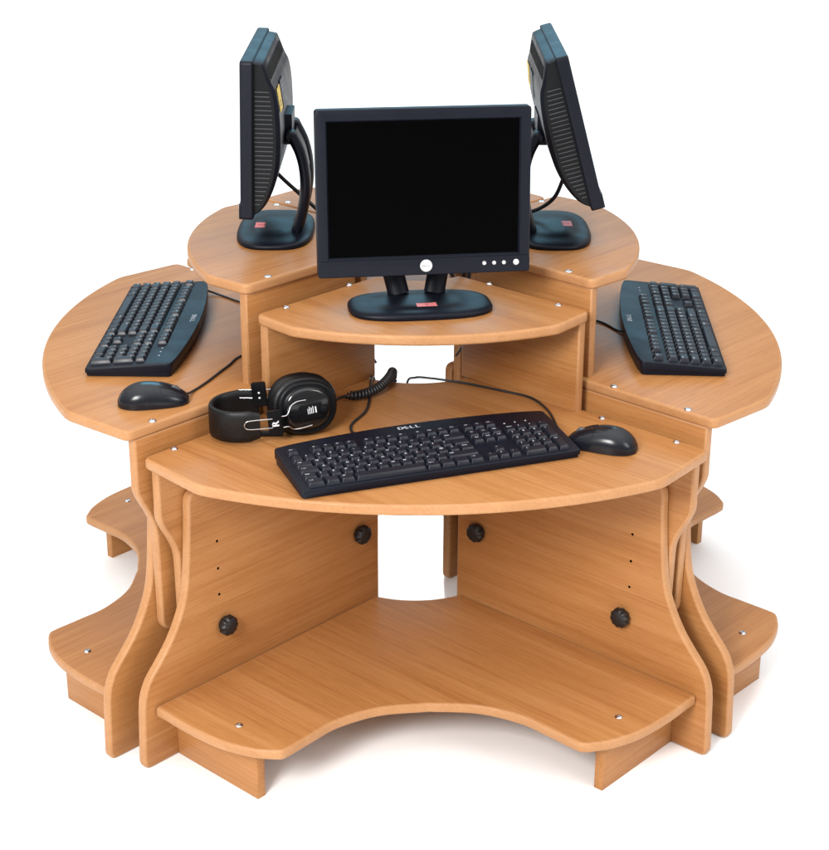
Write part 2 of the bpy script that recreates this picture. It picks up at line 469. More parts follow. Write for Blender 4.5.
def frame_mesh():
    """front frame: outer rounded box with a chamfered opening for the panel"""
    out = rrect(MW, MH, 0.007, 0, HZ)
    xi, z0, z1 = MW / 2 - BL, HZ - MH / 2 + BB, HZ + MH / 2 - BT
    inn = []
    # opening sampled radially to the same count as the outline
    n_ = len(out)
    def to_open(p, g):
        x, z = p[0], p[1]
        return (max(-xi - g, min(xi + g, x)), max(z0 - g, min(z1 + g, z)))
    bm = bmesh.new()
    loops = []
    def ring(P, y): loops.append([bm.verts.new((p[0], y, p[1])) for p in P])
    sh = lambda k: [(p[0] * (1 - k / (MW / 2)), HZ + (p[1] - HZ) * (1 - k / (MH / 2))) for p in out]
    ring(sh(0.0015), FY + 0.022); ring(out, FY + 0.020); ring(out, FY + 0.003); ring(sh(0.0010), FY + 0.0008); ring(sh(0.0030), FY)
    ring([to_open(p, 0.0026) for p in out], FY + 0.0002)
    ring([to_open(p, 0.0) for p in out], FY + 0.0040)
    for a, b in zip(loops, loops[1:]):
        for i in range(n_):
            j = (i + 1) % n_
            try: bm.faces.new((a[i], a[j], b[j], b[i]))
            except ValueError: pass
    bmesh.ops.remove_doubles(bm, verts=bm.verts, dist=1e-5)
    return finish('bezel', bm, PLASTIC, True, 35)

def lower_bar_mesh():
    P = rrect(MW - 0.0006, BB - 0.006, 0.004, 0, 0)
    return slab_mesh('lower_bar', P, 0.005, 0.0018, [PLASTIC])

BACK = [(0.021, 0.1335), (0.034, 0.1315), (0.040, 0.127), (0.052, 0.098), (0.060, 0.082), (0.0655, 0.050), (0.068, 0.0), (0.066, -0.045), (0.058, -0.080), (0.046, -0.108), (0.034, -0.124), (0.021, -0.1335)]
def back_depth(z):
    P = sorted(((b[1], b[0]) for b in BACK[1:]), key=lambda k: k[0])
    for a, b in zip(P, P[1:]):
        if a[0] <= z <= b[0]: return a[1] + (b[1] - a[1]) * (z - a[0]) / (b[0] - a[0] + 1e-9)
    return 0.021
def back_mesh():
    bm = bmesh.new()
    prof = catmull(BACK, 4); cols = []
    xs = [-0.1625, -0.1605, -0.156, -0.10, -0.05, 0, 0.05, 0.10, 0.156, 0.1605, 0.1625]
    for x in xs:
        k = 1 - max(0, (abs(x) - 0.156)) / 0.0065 * 0.16 if abs(x) > 0.156 else 1
        cols.append([bm.verts.new((x, FY + 0.021 + (y - 0.021) * k, HZ + z * (1 - (1 - k) * 0.12))) for y, z in prof])
    for a, b in zip(cols, cols[1:]):
        for i in range(len(prof) - 1): bm.faces.new((a[i], b[i], b[i + 1], a[i + 1]))
    bm.faces.new(cols[0]); bm.faces.new(list(reversed(cols[-1])))
    bm.normal_update()
    for f in bm.faces:
        if abs(f.normal.x) > 0.85: f.material_index = 1
    return finish('back_shell', bm, [PLASTIC, DARKPL], True, 38)

def side_vents(sx):
    bm = bmesh.new(); z = -0.112
    while z < 0.085:
        d = back_depth(z) - 0.006
        if True:
            x0, x1 = (0.1618, 0.1641) if sx > 0 else (-0.1641, -0.1618)
            box(bm, x0, x1, FY + 0.024, FY + d * 0.90, HZ + z, HZ + z + 0.0016)
        z += 0.0078
    return finish('side_vents', bm, RIBS, False)

def top_vents():
    bm = bmesh.new()
    for k in range(20):
        x = -0.135 + k * 0.27 / 19
        for (a, b) in (((0.0425, 0.121), (0.0505, 0.1016)),):
            p0 = Vector((x, FY + a[0] + 0.0006, HZ + a[1])); p1 = Vector((x, FY + b[0] + 0.0006, HZ + b[1]))
            tube(bm, [p0, p1], 0.0013, 6)
    return finish('top_vents', bm, DARKPL, True)

def stand_base_mesh():
    # broad oval foot: flat front and back, rounded ends
    P = [(0.122 * math.copysign(abs(math.cos(a)) ** 0.72, math.cos(a)), 0.070 * math.copysign(abs(math.sin(a)) ** 0.62, math.sin(a))) for a in [2 * math.pi * i / 72 for i in range(72)]]
    bm = bmesh.new(); rings = []
    for k, z in ((0.985, 0.0), (1.0, 0.002), (1.0, 0.0055), (0.985, 0.008), (0.955, 0.0098), (0.90, 0.0112), (0.80, 0.0122), (0.60, 0.0130), (0.58, 0.0142), (0.30, 0.0147)):
        rings.append([bm.verts.new((p[0] * k, p[1] * k, z)) for p in P])
    for a, b in zip(rings, rings[1:]):
        for i in range(72): bm.faces.new((a[i], a[(i + 1) % 72], b[(i + 1) % 72], b[i]))
    bm.faces.new(rings[0]); bm.faces.new(rings[-1])
    return finish('stand_base', bm, PLASTIC, True, 50)

def label_mesh(name, w_, d_, mt, ink, rows):
    me_bm = bmesh.new(); box(me_bm, -w_ / 2, w_ / 2, -d_ / 2, d_ / 2, 0, 0.0004)
    for (x0, x1, y0, y1) in rows: box(me_bm, x0, x1, y0, y1, 0.0003, 0.0006, 1)
    return finish(name, me_bm, [mt, ink], False)

MON = {}
def make_monitor():
    t = thing('monitor', '', 'monitor')
    b = link('stand_base', stand_base_mesh(), t)
    link('sticker', label_mesh('sticker', 0.034, 0.019, PINK, PINKINK, [(-0.002, 0.002, -0.006, 0.004), (-0.010, 0.010, 0.0055, 0.0065)]), b, (0.007, -0.028, 0.0143))
    arm_path = [(0.040, 0.012), (0.049, 0.040), (0.0575, 0.085), (0.0575, 0.125), (0.050, 0.160), (0.036, 0.190)]
    for sx in (-1, 1):
        P = catmull([(sx * (0.028 + 0.020 * min(1, z / 0.09)), y, z) for y, z in arm_path], 6)
        bm = bmesh.new(); tube(bm, P, [0.0105 for i in range(len(P))], 16, 0, (1.75, 0.95))
        link('stand_arm', finish('stand_arm', bm, PLASTIC, True, 60), t)
    bm = bmesh.new()
    P = catmull([(0, y + 0.002, z) for y, z in arm_path[3:]], 6)
    tube(bm, P, 0.011, 8, 0, (3.2, 0.35))
    link('stand_web', finish('stand_web', bm, DARKPL, True, 60), t)
    bm = bmesh.new()
    for sx in (-1, 1):
        lathe(bm, [(0.0, -0.016), (0.007, -0.016), (0.0105, -0.012), (0.0105, 0.012), (0.007, 0.016), (0.0, 0.016)], 20,
              Matrix.Translation((sx * 0.048, 0.034, 0.190)) @ Matrix.Rotation(math.pi / 2, 4, 'Y'), 0, False)
    box(bm, -0.040, 0.040, 0.018, 0.036, 0.172, 0.226)
    bmesh.ops.bevel(bm, geom=[e for e in bm.edges if len(e.link_faces) == 2 and e.calc_face_angle(0) > 1.4 and e.calc_length() > 0.015], offset=0.005, segments=2, affect='EDGES')
    link('hinge', finish('hinge', bm, PLASTIC, True, 40), t)
    hd = link('head', back_mesh(), t, (0, 0.030, 0.190)); hd.name = 'back_shell'
    MON['head'] = hd
    # the tilting screen unit: frame, panel, vents and controls under the shell
    link('bezel', frame_mesh(), hd)
    bm = bmesh.new()
    xi, z0, z1 = MW / 2 - BL, HZ - MH / 2 + BB, HZ + MH / 2 - BT
    box(bm, -xi - 0.002, xi + 0.002, FY + 0.0038, FY + 0.012, z0 - 0.002, z1 + 0.002)
    link('screen', finish('screen', bm, SCREEN, False), hd)
    zb = HZ - MH / 2 + BB / 2 - 0.002
    link('lower_bar', lower_bar_mesh(), hd, (0, FY + 0.0025, zb), (math.pi / 2, 0, 0))
    yb = FY - 0.0025
    rot = (math.pi / 2, 0, 0)
    bm = bmesh.new(); lathe(bm, [(0.0102, -0.001), (0.0102, 0.0008), (0.0094, 0.0016), (0.0, 0.0018)], 32)
    word_logo(bm, 0.0042, Matrix.Translation((0, 0, 0.00195)), 1)
    link('badge', finish('badge', bm, [SILVER, GREY], True, 40), hd, (0.002, yb, zb + 0.002), rot)
    for x, r in ((0.099, 0.0034), (0.1155, 0.0034), (0.132, 0.0034), (0.1525, 0.0050)):
        bm = bmesh.new(); lathe(bm, [(r, -0.001), (r, 0.0012), (r * 0.8, 0.0022), (0.0, 0.0025)], 20)
        link('button', finish('button', bm, SILVER, True, 40), hd, (x, yb, zb + 0.003), rot)
    for sx in (-1, 1): link('side_vents', side_vents(sx), hd)
    link('top_vents', top_vents(), hd)
    def back_label(name, x, z, w_, h_, mt, ink, rows):
        y0, y1 = back_depth(z - 0.01), back_depth(z + 0.01)
        sl = math.atan2(y1 - y0, 0.02)
        o = link(name, label_mesh(name, w_, h_, mt, ink, rows), hd, (x, FY + back_depth(z) + 0.0012, HZ + z), (math.pi / 2 + sl, 0, math.pi))
    back_label('warning_label', 0.120, 0.066, 0.050, 0.040, YELLOW, BLUEINK, [(-0.011, 0.011, -0.012, -0.010), (-0.011, 0.011, -0.006, -0.004)])
    back_label('rating_label', 0.045, 0.062, 0.070, 0.050, BLUEINK, GREY, [(-0.030, 0.010, 0.012, 0.014), (-0.030, 0.024, 0.004, 0.006), (-0.030, 0.020, -0.008, -0.006), (0.012, 0.028, -0.020, -0.012)])
    return t

MGROUP = 'matching flat monitors on the raised shelves'
mon_f = make_monitor()
ZSF, ZSH = ZD + HS + 0.0004, ZDH + HS + 0.0004
def set_mon(o, loc, rz, tilt, label):
    o.location = loc; o.rotation_euler = (0, 0, rz); o['label'] = label; o['group'] = MGROUP
    for ch in o.children:
        if ch.name.startswith('back_shell'): ch.rotation_euler = (-tilt, 0, 0)
mon_l = copy_tree(mon_f); mon_r = copy_tree(mon_f)
set_mon(mon_f, (-0.002, -0.258, ZSF), R(6.0), R(4), 'monitor facing the viewer with a dark blank screen, on the lowest shelf')
set_mon(mon_l, (-0.254, 0.046, ZSH), R(-92.3), R(1.5), 'upright monitor seen from its side and back, on the left shelf')
set_mon(mon_r, (0.254, 0.034, ZSH), R(88.2), R(15.5), 'monitor tilted well back, seen from its side, on the right shelf')

def world_cable(root, name, pts, rad=0.0032, n=8):
    """a cable given in world points, stored under its thing"""
    M = (Matrix.Translation(root.location) @ root.rotation_euler.to_matrix().to_4x4()).inverted()
    return link(name, tube_mesh(name, [M @ Vector(p) for p in pts], rad, CABLE, n), root)
world_cable(mon_l, 'cable', [(-0.268, 0.03, 0.905), (-0.240, 0.055, 0.868), (-0.215, 0.07, 0.840), (-0.185, 0.07, 0.812), (-0.150, 0.05, 0.785), (-0.105, 0.02, 0.776), (-0.06, 0.0, 0.76), (0.06, 0.01, 0.71), (0.086, 0.0, 0.60), (0.105, 0.0, 0.45), (0.115, 0.0, 0.30)], 0.0038)
world_cable(mon_r, 'cable', [(0.275, 0.05, 0.870), (0.262, 0.07, 0.828), (0.235, 0.08, 0.803), (0.19, 0.075, 0.790), (0.14, 0.05, 0.780), (0.105, 0.02, 0.76), (0.100, 0.0, 0.70), (0.092, -0.01, 0.60), (0.116, -0.01, 0.45), (0.118, -0.01, 0.30)], 0.0038)
world_cable(mon_f, 'cable', [(0.05, -0.215, 0.85), (0.055, -0.16, 0.80), (0.06, -0.12, 0.75), (0.082, -0.06, 0.735), (0.088, -0.025, 0.70), (0.088, -0.02, 0.60), (0.112, -0.02, 0.45), (0.115, -0.02, 0.30)], 0.0038)

# ------------------------------------------------------------------ keyboard
KL, U = 0.470, 0.0195
KD0, KD1 = -0.077, 0.074                                          # front and rear at the ends
def ktop(y): return 0.0145 + (y - KD0) * 0.080
def keyboard_body():
    P = []
    pts = [(-KL / 2, KD0, 0.006), (KL / 2, KD0, 0.006), (KL / 2, KD1 - 0.002, 0.008)]
    for k in range(13):
        x = (KL / 2 - 0.03) * (1 - k / 6); pts.append((x, KD1 + 0.018 * (1 - (x / (KL / 2)) ** 2), 0.0))
    pts += [(-KL / 2, KD1 - 0.002, 0.008)]
    P = rounded(pts, 5)
    A = sum(P[i - 1][0] * P[i][1] - P[i][0] * P[i - 1][1] for i in range(len(P)))
    if A < 0: P.reverse()
    n_ = len(P)
    bm = bmesh.new(); rings = []
    def ring(d, f):
        out = []
        for x, y in P:
            k = 1 - d / (KL / 2); k2 = 1 - d / 0.08
            xx, yy = x * k, y * k2
            out.append(bm.verts.new((xx, yy, f(yy))))
        rings.append(out)
    ring(0.004, lambda y: 0.0015); ring(0.0022, lambda y: 0.0015); ring(0.0022, lambda y: ktop(y) * 0.42)
    ring(0.0, lambda y: ktop(y) * 0.45); ring(0.0, lambda y: ktop(y) - 0.002); ring(0.0006, lambda y: ktop(y) - 0.0006); ring(0.0020, lambda y: ktop(y))
    for a, b in zip(rings, rings[1:]):
        for i in range(n_): bm.faces.new((a[i], a[(i + 1) % n_], b[(i + 1) % n_], b[i]))
    bm.faces.new(rings[0]); bm.faces.new(rings[-1])
    return finish('body', bm, PLASTIC, True, 35)

ROWS = []
def row(y, x0, items):                                             # items: (legend, width in units) ; None = gap
    x = x0
    for it in items:
        if it[0] is not None: ROWS.append((x + it[1] * U / 2, y, it[1], it[2] if len(it) > 2 else 1, it[0]))
        x += it[1] * U
MX = -KL / 2 + 0.0125
Y0 = KD0 + 0.0155                                                  # centre of the front row
ys = [Y0 + U * i for i in range(5)] + [Y0 + U * 5 + 0.006]
row(ys[0], MX, [('Ctrl', 1.5), ('', 1.25), ('Alt', 1.25), ('', 6), ('AltGr', 1.25), ('', 1.25), ('', 1.25), ('Ctrl', 1.25)])
row(ys[1], MX, [('Shift', 1.25), ('|', 1)] + [(ch, 1) for ch in 'ZXCVBNM<>?'] + [('Shift', 2.75)])
row(ys[2], MX, [('Caps', 1.75)] + [(ch, 1) for ch in 'ASDFGHJKL:@'] + [('#', 1), ('Enter', 1.25)])
row(ys[3], MX, [('Tab', 1.5)] + [(ch, 1) for ch in 'QWERTYUIOP{}'] + [('', 1.5)])
row(ys[4], MX, [('`', 1)] + [(ch, 1) for ch in '1234567890-='] + [('Back', 2)])
row(ys[5], MX, [('Esc', 1), (None, 1)] + [('F%d' % i, 1) for i in range(1, 5)] + [(None, .5)] + [('F%d' % i, 1) for i in range(5, 9)] + [(None, .5)] + [('F%d' % i, 1) for i in range(9, 13)])
NX = MX + 15 * U + 0.006
row(ys[5], NX, [('Prt', 1), ('Scr', 1), ('Brk', 1)])
row(ys[4], NX, [('Ins', 1), ('Hm', 1), ('PgU', 1)])
row(ys[3], NX, [('Del', 1), ('End', 1), ('PgD', 1)])
row(ys[1], NX, [(None, 1), ('^', 1)])
row(ys[0], NX, [('<', 1), ('v', 1), ('>', 1)])
PX = NX + 3 * U + 0.006
row(ys[4], PX, [('Num', 1), ('/', 1), ('*', 1), ('-', 1)])
row(ys[3], PX, [('7', 1), ('8', 1), ('9', 1)])
row(ys[2], PX, [('4', 1), ('5', 1), ('6', 1)])
row(ys[1], PX, [('1', 1), ('2', 1), ('3', 1)])
row(ys[0], PX, [('0', 2), ('.', 1)])
ROWS.append((PX + 3.5 * U, (ys[3] + ys[2]) / 2, 1, 2, '+'))
ROWS.append((PX + 3.5 * U, (ys[1] + ys[0]) / 2, 1, 2, 'Ent'))

def key_mesh(wu, hu, leg, slope):
    bm = bmesh.new()
    w2, d2 = wu * U / 2 - 0.0006, hu * U / 2 - 0.0006
    def ring(iw, yf, yb, z, r):
        P = rounded([(-w2 + iw, yf, r), (w2 - iw, yf, r), (w2 - iw, yb, r), (-w2 + iw, yb, r)], 3)
        return [bm.verts.new((p[0], p[1], z + slope * p[1] * 0)) for p in P]
    rs = [ring(0, -d2, d2, 0, 0.0012), ring(0.0002, -d2 + 0.0002, d2 - 0.0002, 0.0015, 0.0012), ring(0.0026, -d2 + 0.0020, d2 - 0.0028, 0.0078, 0.002), ring(0.0032, -d2 + 0.0026, d2 - 0.0034, 0.0084, 0.002)]
    n_ = len(rs[0])
    for a, b in zip(rs, rs[1:]):
        for i in range(n_): bm.faces.new((a[i], a[(i + 1) % n_], b[(i + 1) % n_], b[i]))
    bm.faces.new(rs[-1])
    if leg:
        big = len(leg) == 1
        size = 0.0062 if big else 0.0040
        vs_, _ = text_polys(leg)
        wx = (max(v[0] for v in vs_) - min(v[0] for v in vs_)) * size
        if wx > 2 * w2 - 0.0075: size *= (2 * w2 - 0.0075) / wx; wx = 2 * w2 - 0.0075
        tx = -w2 + 0.0042 + wx / 2
        add_text(bm, leg, size, Matrix.Translation((tx, d2 - 0.0066, 0.00855)), 1, 0.00012)
    return finish('key', bm, [KEYP, KEYINK], True, 40)

def make_keyboard():
    t = thing('keyboard', '', 'keyboard')
    body = link('body', keyboard_body(), t)
    tilt = math.atan(0.080)
    cache = {}
    for (x, y, wu, hu, leg) in ROWS:
        key = (wu, hu, leg)
        if key not in cache: cache[key] = key_mesh(wu, hu, leg, 0.125)
        link('key', cache[key], t, (x, y, ktop(y) - 0.0006), (tilt, 0, 0))
    bm = bmesh.new(); word_logo(bm, 0.0125, Matrix(), 0)
    link('logo', finish('logo', bm, LOGO, False), t, (-0.003, KD1 + 0.004, ktop(KD1 + 0.004) + 0.0003), (tilt, 0, 0))
    bm = bmesh.new()
    for k in range(3): lathe(bm, [(0.0016, 0), (0.0016, 0.0004), (0, 0.0005)], 10, Matrix.Translation((k * 0.019, 0, 0)))
    link('indicator_lights', finish('indicator_lights', bm, LOGO), t, (PX + 0.012, ys[5] + 0.003, ktop(ys[5]) + 0.0001), (tilt, 0, 0))
    for sx in (-1, 1):
        bm = bmesh.new(); box(bm, -0.014, 0.014, -0.004, 0.004, 0, 0.012); 
        link('foot', finish('foot', bm, DARKPL, False), t, (sx * (KL / 2 - 0.05), KD1 - 0.012, 0.0))
    return t
KGROUP = 'dark full size keyboards on the desktops'
kb = make_keyboard()
kl = copy_tree(kb); kr = copy_tree(kb)
def put(o, loc, rz, label, group):
    o.location = loc; o.rotation_euler = (0, 0, rz); o['label'] = label; o['group'] = group
ZF, ZH = ZD + 0.0003, ZDH + 0.0003
put(kb, (0.0020, -0.4935, ZF), R(18.5), 'dark keyboard lying at an angle in front of the headphones', KGROUP)
put(kl, W('L', -0.022, 0.486, ZH), WR('L') + R(-3.5), 'dark keyboard on the left desktop, seen end on behind a mouse', KGROUP)
put(kr, W('R', -0.024, 0.478, ZH), WR('R') + R(-4.6), 'dark keyboard alone on the right desktop', KGROUP)
ZFc, ZHc = ZD + 0.0027, ZDH + 0.0027
world_cable(kb, 'cable', [(-0.085, -0.455, ZFc + 0.008), (-0.105, -0.425, ZFc + 0.003), *[W('F', a, b, z) for a, b, z in ((-0.125, 0.365, ZFc), (-0.1, 0.30, ZFc), (-0.092, 0.25, ZFc), (-0.09, 0.20, ZFc + 0.001), (-0.086, 0.15, ZFc + 0.003), (-0.08, 0.118, ZFc - 0.01), (-0.07, 0.09, 0.46))]], 0.0023)
world_cable(kl, 'cable', [W('L', a, b, z) for a, b, z in ((-0.255, 0.43, ZHc + 0.012), (-0.245, 0.40, ZHc + 0.006), (-0.229, 0.369, ZHc), (-0.184, 0.327, ZHc), (-0.12, 0.25, ZHc), (-0.09, 0.18, ZHc), (-0.06, 0.12, ZHc - 0.004), (-0.04, 0.07, 0.52))], 0.0023)
world_cable(kr, 'cable', [W('R', a, b, z) for a, b, z in ((-0.06, 0.405, ZHc + 0.010), (-0.04, 0.392, ZHc + 0.006), (-0.022, 0.380, ZHc), (0.036, 0.345, ZHc), (0.06, 0.26, ZHc), (0.05, 0.18, ZHc), (0.03, 0.13, ZHc), (0.02, 0.08, 0.53))], 0.0023)

# ------------------------------------------------------------------ mouse (nose towards +Y)
def make_mouse():
    t = thing('mouse', '', 'mouse')
    NU, NV = 36, 28
    Lm = 0.118
    def hw(u): return 0.0315 * (1 - abs(2 * u - 1) ** 3.4) ** 0.42 * (0.93 + 0.07 * math.cos((u - 0.3) * 4))
    def hh(u): return 0.0355 * (max(0, 1 - abs((u - 0.40) / 0.64) ** 1.9)) ** 0.72 if u > 0.40 else 0.0355 * (max(0, 1 - abs((u - 0.40) / 0.41) ** 2.2)) ** 0.60
    def pt(u, v, grow=0.0):
        th = math.pi * v
        w_ = hw(u) + grow; h_ = max(hh(u), 0.004) + grow
        x = -w_ * math.copysign(abs(math.cos(th)) ** 0.75, math.cos(th)); z = 0.001 + h_ * abs(math.sin(th)) ** 0.80
        return Vector((x, (u - 0.5) * Lm, z))
    us = [0.004 + 0.992 * (0.5 - 0.5 * math.cos(math.pi * i / NU)) for i in range(NU + 1)]
    bm = bmesh.new(); G = [[bm.verts.new(pt(u, k / NV)) for k in range(NV + 1)] for u in us]
    for i in range(NU):
        for k in range(NV): bm.faces.new((G[i][k], G[i][k + 1], G[i + 1][k + 1], G[i + 1][k]))
    bm.faces.new(G[0]); bm.faces.new(list(reversed(G[-1])))
    bm.faces.new([g[0] for g in G] + [g[-1] for g in reversed(G)])
    link('body', finish('body', bm, MOUSEP, True, 60), t)
    for va, vb in ((0.20, 0.485), (0.515, 0.80)):
        bm = bmesh.new(); uu = [0.60 + 0.365 * i / 14 for i in range(15)]; vv = [va + (vb - va) * k / 12 for k in range(13)]
        T = [[bm.verts.new(pt(u, v, 0.0008)) for v in vv] for u in uu]; B = [[bm.verts.new(pt(u, v, -0.0004)) for v in vv] for u in uu]
        for i in range(14):
            for k in range(12): bm.faces.new((T[i][k], T[i][k + 1], T[i + 1][k + 1], T[i + 1][k]))
        for i in range(14):
            bm.faces.new((T[i][0], T[i + 1][0], B[i + 1][0], B[i][0])); bm.faces.new((T[i][-1], B[i][-1], B[i + 1][-1], T[i + 1][-1]))
        for k in range(12):
            bm.faces.new((T[0][k], B[0][k], B[0][k + 1], T[0][k + 1])); bm.faces.new((T[-1][k], T[-1][k + 1], B[-1][k + 1], B[-1][k]))
        link('button', finish('button', bm, MOUSEP, True, 50), t)
    bm = bmesh.new()
    p = pt(0.80, 0.5)
    lathe(bm, [(0, -0.0032), (0.008, -0.0032), (0.0095, -0.002), (0.0095, 0.002), (0.008, 0.0032), (0, 0.0032)], 24, Matrix.Translation((0, p.y, p.z - 0.0058)) @ Matrix.Rotation(math.pi / 2, 4, 'Y'), 0, False)
    link('scroll_wheel', finish('scroll_wheel', bm, MWHEEL, True, 40), t)
    return t
MOUSEP = newmat('mouse_plastic', (0.007, 0.008, 0.012), 0.22, 0, 0.35)
MWHEEL = newmat('wheel_rubber', (0.05, 0.05, 0.055), 0.5)
mo = make_mouse(); ml = copy_tree(mo)
GM = 'black corded mice'
put(mo, W('F', 0.2855, 0.4575, ZF), WR('F') + R(67), 'black mouse to the right of the angled keyboard', GM)
put(ml, W('L', 0.334, 0.447, ZH), WR('L') + R(8), 'black mouse on the left desktop in front of a keyboard', GM)
world_cable(mo, 'cable', [W('F', a, b, z) for a, b, z in ((0.240, 0.440, ZFc + 0.006), (0.228, 0.432, ZFc + 0.001), (0.222, 0.41, ZFc), (0.221, 0.37, ZFc), (0.214, 0.30, ZFc), (0.190, 0.240, ZFc), (0.141, 0.205, ZFc), (0.09, 0.172, ZFc), (0.055, 0.155, ZFc), (0.02, 0.146, ZFc + 0.002), (-0.007, 0.137, ZFc), (-0.02, 0.10, 0.52), (-0.02, 0.06, 0.42))], 0.0021)
world_cable(ml, 'cable', [W('L', a, b, z) for a, b, z in ((0.322, 0.402, ZHc + 0.010), (0.308, 0.392, ZHc + 0.004), (0.282, 0.383, ZHc), (0.247, 0.366, ZHc), (0.17, 0.335, ZHc), (0.115, 0.31, ZHc), (0.09, 0.24, ZHc), (0.06, 0.16, ZHc), (0.03, 0.10, 0.53))], 0.0021)

# ------------------------------------------------------------------ headphones
def make_headphones():
    base = W('F', -0.22, 0.37, ZF)
    t = thing('headphones', 'black over ear headphones marked R, lying on the front desktop beside the keyboard', 'headphones', base, WR('F'))
    def loc(tt, rr, z): return Vector((tt + 0.22, -(rr - 0.37), z))
    def cup(center, n_out, up, name):
        """ear cup with its axis along n_out (outer side), oval"""
        Z = n_out.normalized(); Y = (up - Z * up.dot(Z)).normalized(); X = Y.cross(Z)
        M = Matrix((X, Y, Z)).transposed().to_4x4(); M.translation = center
        return M
    def oval_lathe(bm, prof, M, n=56, mi=0, ax=1.0, ay=0.90):
        rings = []
        for r, z in prof:
            if r < 1e-6: rings.append([bm.verts.new(M @ Vector((0, 0, z)))]); continue
            ring = []
            for i in range(n):
                a = 2 * math.pi * i / n; cc, ss = math.cos(a), math.sin(a)
                ring.append(bm.verts.new(M @ Vector((r * ax * math.copysign(abs(cc) ** 0.86, cc), r * ay * math.copysign(abs(ss) ** 0.86, ss), z))))
            rings.append(ring)
        for a, b in zip(rings, rings[1:]):
            for i in range(n):
                j = (i + 1) % n
                f = bm.faces.new((a[i], a[j], b[0])) if len(b) == 1 else (bm.faces.new((a[0], b[i], b[j])) if len(a) == 1 else bm.faces.new((a[i], a[j], b[j], b[i])))
                f.material_index = mi
    n1 = Vector((0.30, -0.94, 0.12))
    M1 = cup(loc(-0.199, 0.386, 0.0485), n1, Vector((0.0, 0, 1)), 'front')
    M2 = cup(loc(-0.212, 0.340, 0.0440), -n1 + Vector((0, 0, 0.20)), Vector((0, 0, 1)), 'rear')
    for k, M in ((0, M1), (1, M2)):
        bm = bmesh.new()
        oval_lathe(bm, [(0.0, -0.004), (0.046, -0.004), (0.0500, 0.0), (0.0505, 0.007), (0.0495, 0.010), (0.047, 0.0118), (0.0445, 0.0118), (0.0435, 0.0102), (0.0415, 0.0102), (0.0395, 0.0125), (0.036, 0.0135), (0.0, 0.0145)], M)
        sh = link('ear_cup', finish('ear_cup', bm, DARKPL, True, 40), t)
        bm = bmesh.new()
        oval_lathe(bm, [(0.030, -0.017), (0.040, -0.021), (0.048, -0.019), (0.0545, -0.013), (0.0560, -0.006), (0.0535, -0.001), (0.047, 0.001)], M)
        link('ear_cushion', finish('ear_cushion', bm, PAD, True, 60), sh)
        if k == 0:
            bm = bmesh.new()                                           # shiny oval plate
            oval_lathe(bm, [(0.0385, 0.0118), (0.0365, 0.0146), (0.033, 0.0156), (0.0, 0.0172)], M)
            link('face_plate', finish('face_plate', bm, GLOSS, True, 60), sh)
            Pm = slab_mesh('label_panel', rrect(0.040, 0.026, 0.004), 0.003, 0.001, [DARKPL])
            o = link('label_panel', Pm, sh); o.matrix_local = M @ Matrix.Translation((0.004, -0.004, 0.0152)) @ Matrix.Rotation(R(6), 4, 'Z')
            bm = bmesh.new()
            for i, (x0, x1, yy, hgt) in enumerate(((-0.004, 0.0065, 0.0070, 0.0022), (-0.004, 0.0080, 0.0030, 0.0012), (-0.004, 0.0060, 0.0000, 0.0012), (-0.004, 0.0080, -0.0030, 0.0012), (-0.004, 0.0050, -0.0058, 0.0010))):
                box(bm, yy, yy + hgt, x0, x1, 0, 0.0003)
            o = link('print', finish('print', bm, INK, False), sh); o.matrix_local = M @ Matrix.Translation((0.004, -0.004, 0.0183)) @ Matrix.Rotation(R(6), 4, 'Z')
            bm = bmesh.new(); lathe(bm, [(0.0075, 0), (0.0075, 0.004), (0.006, 0.0065), (0.003, 0.0072), (0.0, 0.0072)], 24)
            o = link('volume_dial', finish('volume_dial', bm, DARKPL, True, 40), sh); o.matrix_local = M @ Matrix.Translation((0.025, -0.003, 0.0155))
    # headband: wide padded strap bent in a narrow U, open towards the cups
    path = catmull([loc(a, b, z) for a, b, z in ((-0.272, 0.431, 0.034), (-0.302, 0.432, 0.032), (-0.330, 0.425, 0.031), (-0.350, 0.405, 0.031), (-0.353, 0.380, 0.032), (-0.340, 0.358, 0.034), (-0.312, 0.345, 0.036), (-0.278, 0.342, 0.038))], 7)
    bm = bmesh.new(); rings = []
    for i, p in enumerate(path):
        p = Vector(p); d = (Vector(path[min(i + 1, len(path) - 1)]) - Vector(path[max(i - 1, 0)])).normalized()
        nrm = Vector((d.y, -d.x, 0)).normalized()
        taper = min(1.0, 0.80 + min(i, len(path) - 1 - i) * 0.05)
        sec = []
        for u_, v_ in ((-1, -.5), (-.92, -.95), (-.6, -1.1), (0, -1.15), (.6, -1.1), (.92, -.95), (1, -.5), (1, .5), (.92, .95), (.6, 1.1), (0, 1.15), (-.6, 1.1), (-.92, .95), (-1, .5)):
            sec.append(bm.verts.new(p + Vector((0, 0, 1)) * (0.0265 * u_ * taper) + nrm * (0.0042 * v_)))
        rings.append(sec)
    for a, b in zip(rings, rings[1:]):
        for i in range(14): bm.faces.new((a[i], a[(i + 1) % 14], b[(i + 1) % 14], b[i]))
    bm.faces.new(rings[0]); bm.faces.new(rings[-1])
    link('headband', finish('headband', bm, PAD, True, 50), t)
